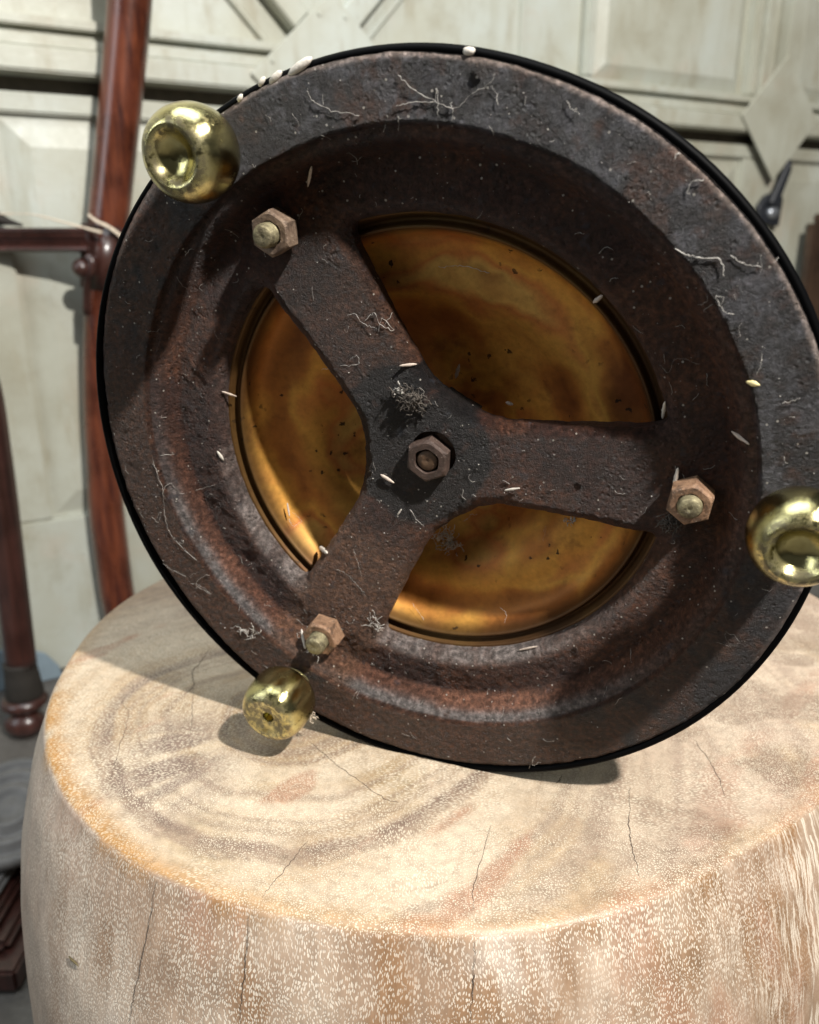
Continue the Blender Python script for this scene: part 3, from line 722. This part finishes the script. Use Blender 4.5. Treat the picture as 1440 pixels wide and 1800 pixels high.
edgel = sstep(.0027, .0012, r_iron(x, y) + .0016 * (NZ[3].fbm(x + 2, y + 2, 70, 4) - .5) - r) * sstep(.3, .5, n2 + .25 * up_); C = mixc(C, np.array((.50, .45, .42)), np.clip(edgel * (.1 + .5 * np.clip(up_, 0, 1)), 0, .6))  # pale edge deposit, with light caught at the upper right painted in
arm2 = sstep(.035, .06, x * math.cos(PH[2]) + y * math.sin(PH[2])) * sstep(.028, .018, np.abs(-x * math.sin(PH[2]) + y * math.cos(PH[2]))) * (1 - fl); C = mixc(C, np.array((.135, .078, .05)), .8 * arm2 * sstep(.3, .55, n1 + .1))
arm1 = sstep(.03, .045, x * math.cos(PH[1]) + y * math.sin(PH[1])) * sstep(.095, .085, r) * (1 - fl); C = mixc(C, np.array((.075, .045, .032)), .6 * arm1)
so_ = np.hypot((x + .003) * 1.0, (y - .006) * .9) - .010 * (NZ[9].fbm(x + 1, y + 1, 60, 3) - .5)
oil = sstep(.0335, .0305, so_) * (r < .06); C = C * (1 - .93 * oil[:, None]) + np.array((.004, .004, .0045)) * oil[:, None]
o2 = sstep(.024, .012, np.hypot(x + .040 + .0, y - .083)) * sstep(.4, .55, n1); C = C * (1 - .5 * o2[:, None])
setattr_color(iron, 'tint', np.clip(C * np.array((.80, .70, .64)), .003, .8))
# spun brass dish behind the openings
dp = [(.1160, -.0190), (.1080, -.0192), (.1020, -.0196), (.0975, -.0200), (.0965, -.0212), (.0952, -.0236), (.0938, -.0236), (.0928, -.0212), (.0920, -.0206), (.0911, -.0216), (.0900, -.0256), (.0865, -.0310), (.079, -.0340), (.071, -.0352), (.064, -.0380), (.056, -.0440), (.046, -.0500), (.034, -.0535), (.02, -.0550), (.010, -.0554), (.004, -.0554)]
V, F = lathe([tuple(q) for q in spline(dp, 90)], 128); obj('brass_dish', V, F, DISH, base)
# black outer shell, a little off centre, with its domed back and stem socket
sp_ = [(.1506, -.0040), (.1518, -.0014), (.1530, -.0006), (.1541, -.0012), (.1548, -.0030), (.1543, -.0070), (.1510, -.015), (.1475, -.020), (.142, -.027), (.128, -.040), (.108, -.056), (.085, -.068), (.06, -.077), (.04, -.081), (.028, -.090), (.024, -.102), (.026, -.106), (.024, -.110), (.012, -.112), (.0, -.112)]
V, F = lathe(sp_, 160)
def shell_pt(p):                              # the rim is dented, not a true circle
    r0 = math.hypot(p[0], p[1]); a = math.degrees(math.atan2(p[1], p[0])); g = float(np.interp(a, _ta, ORS, period=360)) / .155
    w = float(np.interp(r0, [.10, .15], [0, 1])); k = 1 + (g - 1) * w
    return (p[0] * k, p[1] * k, p[2])
V = [shell_pt(p) for p in V]
obj('outer_shell', V, F, BLACK, base)
# brass bun feet
FP = [(.0068, -.0005), (.0085, .0), (.0094, .0015), (.0090, .003), (.0094, .0045), (.0126, .0062), (.0150, .0095), (.0163, .0142), (.0164, .0182), (.0155, .0228), (.0136, .0262), (.0112, .0284), (.0098, .0287), (.0086, .0280), (.0066, .0258), (.0044, .0243), (.0026, .0237), (.0, .0235)]
FP2 = [(.0068, -.0005), (.0085, .0), (.0094, .0015), (.0090, .003), (.0096, .0045), (.0134, .0058), (.0156, .0085), (.0163, .0125), (.0163, .0185), (.0154, .0240), (.0134, .0275), (.0108, .0292), (.0092, .0291), (.0060, .0280), (.0032, .0274), (.0028, .0268), (.0025, .0230), (.0, .0225)]
def foot(a, lab, sc=1., tarn=1., prof=FP):
    V, F = lathe([tuple(q) for q in spline(prof, 72)], 72)
    V = [tuple(Vector(v) * sc) for v in V]
    o = obj('brass_foot', V, F, BRASS, base); o['label'] = lab
    vv = np.array(V); rr_ = np.hypot(vv[:, 0], vv[:, 1])
    t = sstep(.0250, .0275, vv[:, 2]) * sstep(.0145, .0115, rr_) * .85 + sstep(.006, .001, vv[:, 2]) * .7
    setattr_float(o, 'tarnish', t * tarn)
    o.location = (.1405 * math.cos(a), .1405 * math.sin(a), 0); o.rotation_euler = (0, 0, a + random.random())
    return o
foot(PH[0], 'bun foot at the right edge of the picture'); foot(PH[1], 'bun foot at the upper left, beside the red post'); foot(PH[2], 'bun foot hovering over the stool', prof=FP2)
# nuts with bolt ends
def hexnut(name, af, h, mat, locn, rot, lab, bolt, bl, hole=.0):
    R_ = af / math.sqrt(3); V = []; F = []; n = 48
    def hexr(a):
        k = (a % (math.pi / 3)) - math.pi / 6; return (af / 2) / math.cos(k)
    prof = [(1, 0, 0), (1, h * .86, 0), (.955, h * .96, 1), (.9, h, 1), (.62, h, 1), (.60, h * .93, 1), (.60, h * .3, 1)]
    for s, zz, rd in prof:
        for k in range(n):
            a = 2 * math.pi * k / n; q = hexr(a)
            q = q * s if not rd else min(q, af / 2 * 1.06) * s
            V.append((q * math.cos(a), q * math.sin(a), zz))
    for i in range(len(prof) - 1):
        for k in range(n): F.append((i * n + k, i * n + (k + 1) % n, (i + 1) * n + (k + 1) % n, (i + 1) * n + k))
    o = obj(name, V, F, mat, base, False); o.location = locn; o.rotation_euler = (0, 0, rot); o['label'] = lab
    br = af * .30; pr_ = [(br * .96, 0)]; zz = 0
    while zz < bl - .0012: pr_ += [(br, zz + .0003), (br * .86, zz + .0009)]; zz += .0012
    pr_ += [(br * .92, bl - .0006), (br * .8, bl), (br * .3, bl + .0002), (0, bl - .0003)]
    V, F = lathe(pr_, 32); b_ = obj('bolt', V, F, bolt, o); return o
zn = -.0100
def pol(r_, a, z_): return (r_ * math.cos(a), r_ * math.sin(a), z_)
hexnut('nut', .0152, .0082, NUT_GREY, pol(.1068, PH[1] + .01, zn), .35, 'grey brown nut by the upper left foot', BOLT, .0138)
hexnut('nut', .0164, .0088, NUT_COPPER, pol(.1085, PH[2], zn), .75, 'coppery nut above the foot that hovers over the stool', BOLT, .0148)
hexnut('nut', .0150, .0085, NUT_COPPER, pol(.1055, PH[0] - .02, zn), .25, 'coppery nut at the right end of an arm, caked with fluff', BOLT, .0112)
hexnut('hub_nut', .0170, .0075, NUT_DARK, (.0012, .0006, -.0180), .28, 'dark rusted nut at the centre', BOLT_DARK, .0066)
V, F = lathe([(.0, -.0182), (.0125, -.0182), (.0125, -.0200), (0, -.0200)], 32); obj('hub_washer', V, F, BOLT_DARK, base)

# ------------------------------------------------------------------ debris clinging to the iron
def hit(px, py, dz=0.):
    """where a pixel of the photograph meets the iron (or the dish), in base coordinates"""
    o = BI @ CAMP; d = (BI.to_3x3() @ ray(px, py)); z = 0.
    for _ in range(14):
        t = (z + dz - o.z) / d.z; p = o + d * t
        hh = float(height(np.array([p.x]), np.array([p.y]))[0])
        F_ = float(sdf(np.array([p.x]), np.array([p.y]))[0][0])
        if F_ < 0 and math.hypot(p.x, p.y) < .12: hh = float(np.interp(math.hypot(p.x, p.y), [.0, .05, .066, .08, .0905, .1], [-.055, -.048, -.037, -.033, -.021, -.02]))
        z += (hh - z) * .7
    return o + d * ((z + dz - o.z) / d.z)
def caseobj(name, p0, p1, w, mat, label, lift=.0012, cat='insect case', curl=0.):
    a, b = hit(*p0, dz=lift), hit(*p1, dz=lift); m_ = (a + b) / 2 + Vector((0, 0, curl))
    pts = spline([tuple(a), tuple(a.lerp(m_, .5)), tuple(m_), tuple(m_.lerp(b, .5)), tuple(b)], 11)
    rads = [w * .66 * q * random.uniform(.8, 1.15) for q in (.25, .62, .85, .95, 1, 1, .95, .9, .78, .6, .3)]
    c0 = Vector(pts[5]); V, F = tube([Vector(q) - c0 for q in pts], rads, 8, .8)
    o = obj(name, V, F, mat); o.matrix_world = BM @ Matrix.Translation(c0)
    return tag(o, label, cat, 'insect cases stuck to the iron base')
for p0, p1, w, mt, lab in (
    ((548, 292), (541, 328), .0010, GRUB, 'slim pinkish insect case right of the upper left nut'),
    ((382, 793), (393, 809), .0012, GRUBW, 'white insect case on the lip at the left window of the iron base'),
    ((808, 640), (801, 665), .0013, GRUB, 'stubby upright insect case at the inner corner of the top window'),
    ((1060, 519), (1043, 532), .0013, GRUB, 'pale insect case across the brass rim at upper right'),
    ((1169, 706), (1165, 736), .0011, GRUBW, 'upright white insect case at the right corner of the top window'),
    ((1286, 758), (1317, 781), .0011, GRUB, 'slanting insect case in the channel at the right of the ring'),
    ((1312, 671), (1336, 677), .0014, GRUBY, 'yellowish insect case on the inner edge of the right flange'),
    ((669, 834), (693, 849), .0012, GRUB, 'insect case just below and left of the centre nut'),
    ((887, 862), (914, 858), .0009, GRUBW, 'thin level insect case on the arm right of the centre nut'),
    ((702, 643), (733, 640), .0010, GRUB, 'insect case with loose threads high above the centre nut'),
    ((390, 688), (416, 697), .0009, GRUB, 'twig like insect case poking into the left window'),
    ((889, 707), (902, 711), .0013, GRUB, 'short blunt insect case on the upper edge of the right arm'),
    ((1192, 822), (1184, 862), .0012, GRUBW, 'curled papery insect case leaning on the right hand nut'),
    ((530, 1106), (536, 1140), .0013, GRUBW, 'white insect case left of the coppery lower nut'),
    ((560, 1134), (588, 1118), .0011, GRUBW, 'ragged white insect case lying over the lower bolt'),
    ((912, 1143), (945, 1136), .0009, GRUB, 'straw coloured insect case on the lower lip of the bottom window'),
    ((505, 884), (509, 908), .0008, GRUB, 'thin insect case in the brass of the left window'),
    ((563, 962), (575, 972), .0022, GRUBW, 'flaky white insect case at the lower corner of the left window'),
    ((699, 905), (706, 895), .0006, GRUBW, 'tiny pale insect case under the shadow of the centre nut'),
):
    caseobj('insect_case', p0, p1, w, mt, lab, lift=.0012 if '(1184' else .0012)
def rimcase(px, py, w, l, ang_, lab):
    p = hit(px, py); V, F = tube([(-l / 2, 0, 0), (-l / 3, 0, .0003), (0, 0, .0005), (l / 3, 0, .0003), (l / 2, 0, 0)], [w * .2, w * .62, w * .72, w * .6, w * .2], 8, .8)
    V = [tuple(Vector(v) + Vector((0, 0, random.uniform(-.0002, .0002))) * random.uniform(.86, 1.14)) for v in V]
    o = obj('cocoon', V, F, GRUBW); o.matrix_world = BM @ Matrix.Translation((p.x, p.y, p.z + .0004)) @ Matrix.Rotation(ang_, 4, 'Z')
    tag(o, lab, 'cocoon', 'white cocoons along the top edge of the rim')
rimcase(529, 117, .0022, .0105, .33, 'largest white cocoon on the rim, up left of the top')
rimcase(486, 136, .0018, .0062, .5, 'second largest white cocoon on the rim, left of the biggest one')
rimcase(462, 144, .0014, .004, .7, 'small white cocoon between two others on the upper left rim')
rimcase(424, 172, .0013, .003, .7, 'lowest small white cocoon on the upper left rim')
rimcase(826, 90, .0018, .0042, -.2, 'whitish cocoon sitting alone at the top of the rim')
# cobweb strands and dust: past counting
V = []; F = []
def strand(pix, w=.00022, wob=.0008, lift=.0006, n=None):
    pts = [tuple(hit(px, py, lift)) for px, py in pix]; n = n or max(8, len(pts) * 6)
    q = spline(pts, n); q = q + np.random.RandomState(int(pix[0][0] * 7 + pix[0][1])).normal(0, wob * .25, q.shape) * np.array([1, 1, .4])
    tube(q, [w * random.uniform(.1, .5) for _ in range(n)], 4, 1., V, F)
for pix, w in (
    ([(268, 805), (278, 840), (287, 862), (289, 900), (296, 930), (312, 955), (345, 985)], .00028),
    ([(287, 862), (300, 850), (320, 868), (350, 860), (378, 852)], .00018), ([(276, 910), (283, 900), (280, 915)], .0002),
    ([(287, 990), (300, 1000), (326, 1013)], .00022), ([(335, 1025), (352, 1030), (372, 1045), (345, 1028), (360, 1012), (368, 1012)], .0002),
    ([(405, 1105), (420, 1102), (436, 1118), (455, 1112), (440, 1120)], .0003), ([(1186, 436), (1205, 447), (1230, 453), (1262, 455), (1272, 470), (1272, 485)], .0005),
    ([(1210, 342), (1212, 326), (1222, 316), (1236, 317)], .0004), ([(1285, 452), (1308, 462), (1338, 470)], .0004), ([(998, 177), (1004, 190), (1018, 200)], .0003),
    ([(1258, 520), (1265, 535), (1274, 548), (1290, 552)], .00035), ([(1186, 280), (1190, 272), (1196, 270)], .0004), ([(1360, 462), (1372, 450)], .0003),
    ([(540, 160), (552, 178), (585, 195), (630, 202)], .00025), ([(700, 130), (730, 160), (765, 178), (720, 180), (695, 186)], .0003), ([(765, 178), (768, 155), (770, 190), (770, 225)], .0003),
    ([(765, 178), (800, 190), (830, 165), (862, 145), (870, 128)], .00028), ([(793, 180), (796, 200), (794, 222)], .00028), ([(862, 150), (872, 165), (875, 185)], .00025),
    ([(680, 200), (676, 230)], .0002), ([(700, 205), (701, 230)], .0002), ([(565, 650), (600, 643), (630, 640), (628, 625), (615, 632)], .00025),
    ([(722, 895), (730, 910), (745, 925), (760, 945), (768, 960)], .0003), ([(815, 917), (822, 912), (828, 904), (838, 905)], .0003),
    ([(640, 565), (658, 550), (668, 570), (690, 580), (672, 560), (665, 585)], .00028), ([(610, 555), (622, 552), (640, 570), (660, 575)], .00022),
    ([(590, 1000), (610, 1010), (625, 1025), (645, 1048)], .00018), ([(620, 965), (628, 985), (636, 1018)], .00018), ([(650, 1075), (655, 1100), (668, 1112)], .0003),
    ([(655, 1072), (665, 1095), (672, 1110)], .0003), ([(770, 470), (800, 467), (830, 470), (860, 480)], .00035), ([(930, 1350), (940, 1330), (935, 1345), (950, 1340)], .00025),
    ([(515, 900), (525, 910), (530, 918), (515, 925), (508, 912)], .0002), ([(725, 1060), (735, 1075), (745, 1090)], .0002), ([(880, 1068), (890, 1080), (888, 1095)], .0002),
    ([(1260, 1130), (1285, 1135), (1300, 1128), (1275, 1110), (1285, 1140)], .0001), ([(1160, 640), (1175, 655), (1190, 630), (1230, 640)], .0001),
    ([(1340, 620), (1338, 640), (1330, 660)], .0002), ([(1376, 708), (1390, 706), (1405, 700)], .0003), ([(955, 935), (960, 925), (955, 950)], .0001)):
    strand(pix, w)
rs = np.random.RandomState(4)
for _ in range(170):           # short random wisps
    a_ = rs.rand() * 6.28; r_ = math.sqrt(rs.uniform(.09 ** 2, .148 ** 2)) if rs.rand() < .72 else rs.uniform(.02, .09)
    p = np.array((r_ * math.cos(a_), r_ * math.sin(a_)))
    if sdf(p[:1], p[1:])[0][0] < .002: continue
    L = rs.uniform(.0015, .007); dr = rs.rand() * 6.28; k_ = 6; pts = []
    for q in range(k_):
        dr += rs.normal(0, .6); p = p + L / k_ * np.array((math.cos(dr), math.sin(dr)))
        pts.append((p[0], p[1], float(height(p[:1], p[1:])[0]) + .0003))
    tube(pts, [rs.uniform(.00003, .00009) for _ in range(k_)], 3, 1., V, F)
webs = obj('cobweb_strands', V, F, WEB); webs.matrix_world = BM; tag(webs, kind='stuff')
# fluffy wads
def wad(px, py, size, nstr, mat, lab, w=.0002, lift=.0015):
    c = hit(px, py, lift); V = []; F = []; rs_ = np.random.RandomState(int(px + py))
    for _ in range(nstr):
        p = rs_.normal(0, 1, 3) * np.array(size) * .45; pts = []; d_ = rs_.normal(0, 1, 3)
        for q in range(6): d_ = d_ + rs_.normal(0, .7, 3); d_ /= np.linalg.norm(d_); p = p + d_ * max(size) * .22; p[2] = np.clip(p[2], -.001, .003); pts.append(tuple(p * np.array((1, 1, .8))))
        tube(pts, [w * rs_.uniform(.5, 1.6) for _ in range(6)], 4, 1., V, F)
    o = obj('fluff', V, F, mat); o.matrix_world = BM @ Matrix.Translation(c); tag(o, lab, 'fluff', 'wads of fluff caught on the iron base'); return o
wad(723, 702, (.0052, .0036, .0022), 110, FLUFF, 'dark woolly wad of fluff on the hub above the centre nut', .0002)
core = bpy.data.objects['fluff']
bm = bmesh.new(); bmesh.ops.create_icosphere(bm, subdivisions=3, radius=1)
for v in bm.verts: v.co = Vector((v.co.x * .0042, v.co.y * .0026, v.co.z * .0014)) * random.uniform(.8, 1.15)
bobj('fluff_core', bm, FLUFF, core, True)
wad(700, 685, (.002, .002, .001), 14, WEB, 'small pale curl of fluff joined to the dark wad on the hub')
wad(787, 955, (.0045, .0065, .002), 90, WEB, 'largest pale tuft of fluff at the edge of the bottom window', .00014)
wad(1182, 915, (.004, .003, .003), 80, FLUFF, 'dusty fluff caked on the lower side of the right hand nut', .0002, .006)
wad(540, 1120, (.005, .004, .002), 22, WEB, 'thin web left of the coppery nut above the lower foot', .00012)
wad(662, 1098, (.003, .005, .001), 16, WEB, 'thin upright web on the lower arm near the bottom window', .00012)
wad(440, 1112, (.005, .002, .001), 16, WEB, 'thin web on the bright ridge left of the lower foot', .00012)
wad(556, 1140, (.004, .004, .003), 26, WEB, 'web fluff tangled on the bolt end above the lower foot', .00018, .012)
wad(1003, 917, (.0025, .0015, .0015), 16, WEB, 'tiny glassy fluff on the lower edge of the right arm')
wad(548, 1258, (.002, .003, .002), 14, CORD, 'brownish fluff hanging behind the foot over the stool', .00018, .006)
# dust grains
V = []; F = []
for _ in range(900):
    a_ = rs.rand() * 6.28; r_ = math.sqrt(rs.uniform(.0, .149 ** 2)); p = np.array((r_ * math.cos(a_), r_ * math.sin(a_)))
    if sdf(p[:1], p[1:])[0][0] < .001: continue
    s_ = rs.choice([.00012, .0002, .00032], p=[.62, .3, .08]) * rs.uniform(.8, 1.3); zz = float(height(p[:1], p[1:])[0]); b0 = len(V)
    for dx, dy, dz_ in ((1, 0, 0), (-.5, .87, 0), (-.5, -.87, 0), (0, 0, 1.2)): V.append((p[0] + dx * s_, p[1] + dy * s_, zz + dz_ * s_))
    F += [(b0, b0 + 1, b0 + 3), (b0 + 1, b0 + 2, b0 + 3), (b0 + 2, b0, b0 + 3)]
dg = obj('dust_grains', V, F, WEB, None, False); dg.matrix_world = BM; tag(dg, kind='stuff')
# a leaf crumb on the stool side
lp_ = [side_pt(*q) for q in ((126, 1677), (132, 1684), (139, 1690), (144, 1696))]
V, F = tube([tuple(q + Vector((q.x, q.y, 0)).normalized() * .0008) for q in lp_], [.0002, .0006, .0005, .0001], 6, .4)
o = obj('leaf_crumb', V, F, mat_simple('dry_leaf', (.10, .075, .03), .7)); o.location = (SC.x, SC.y, 0)
tag(o, 'tiny dry olive leaf crumb stuck to the left side of the stool', 'leaf')
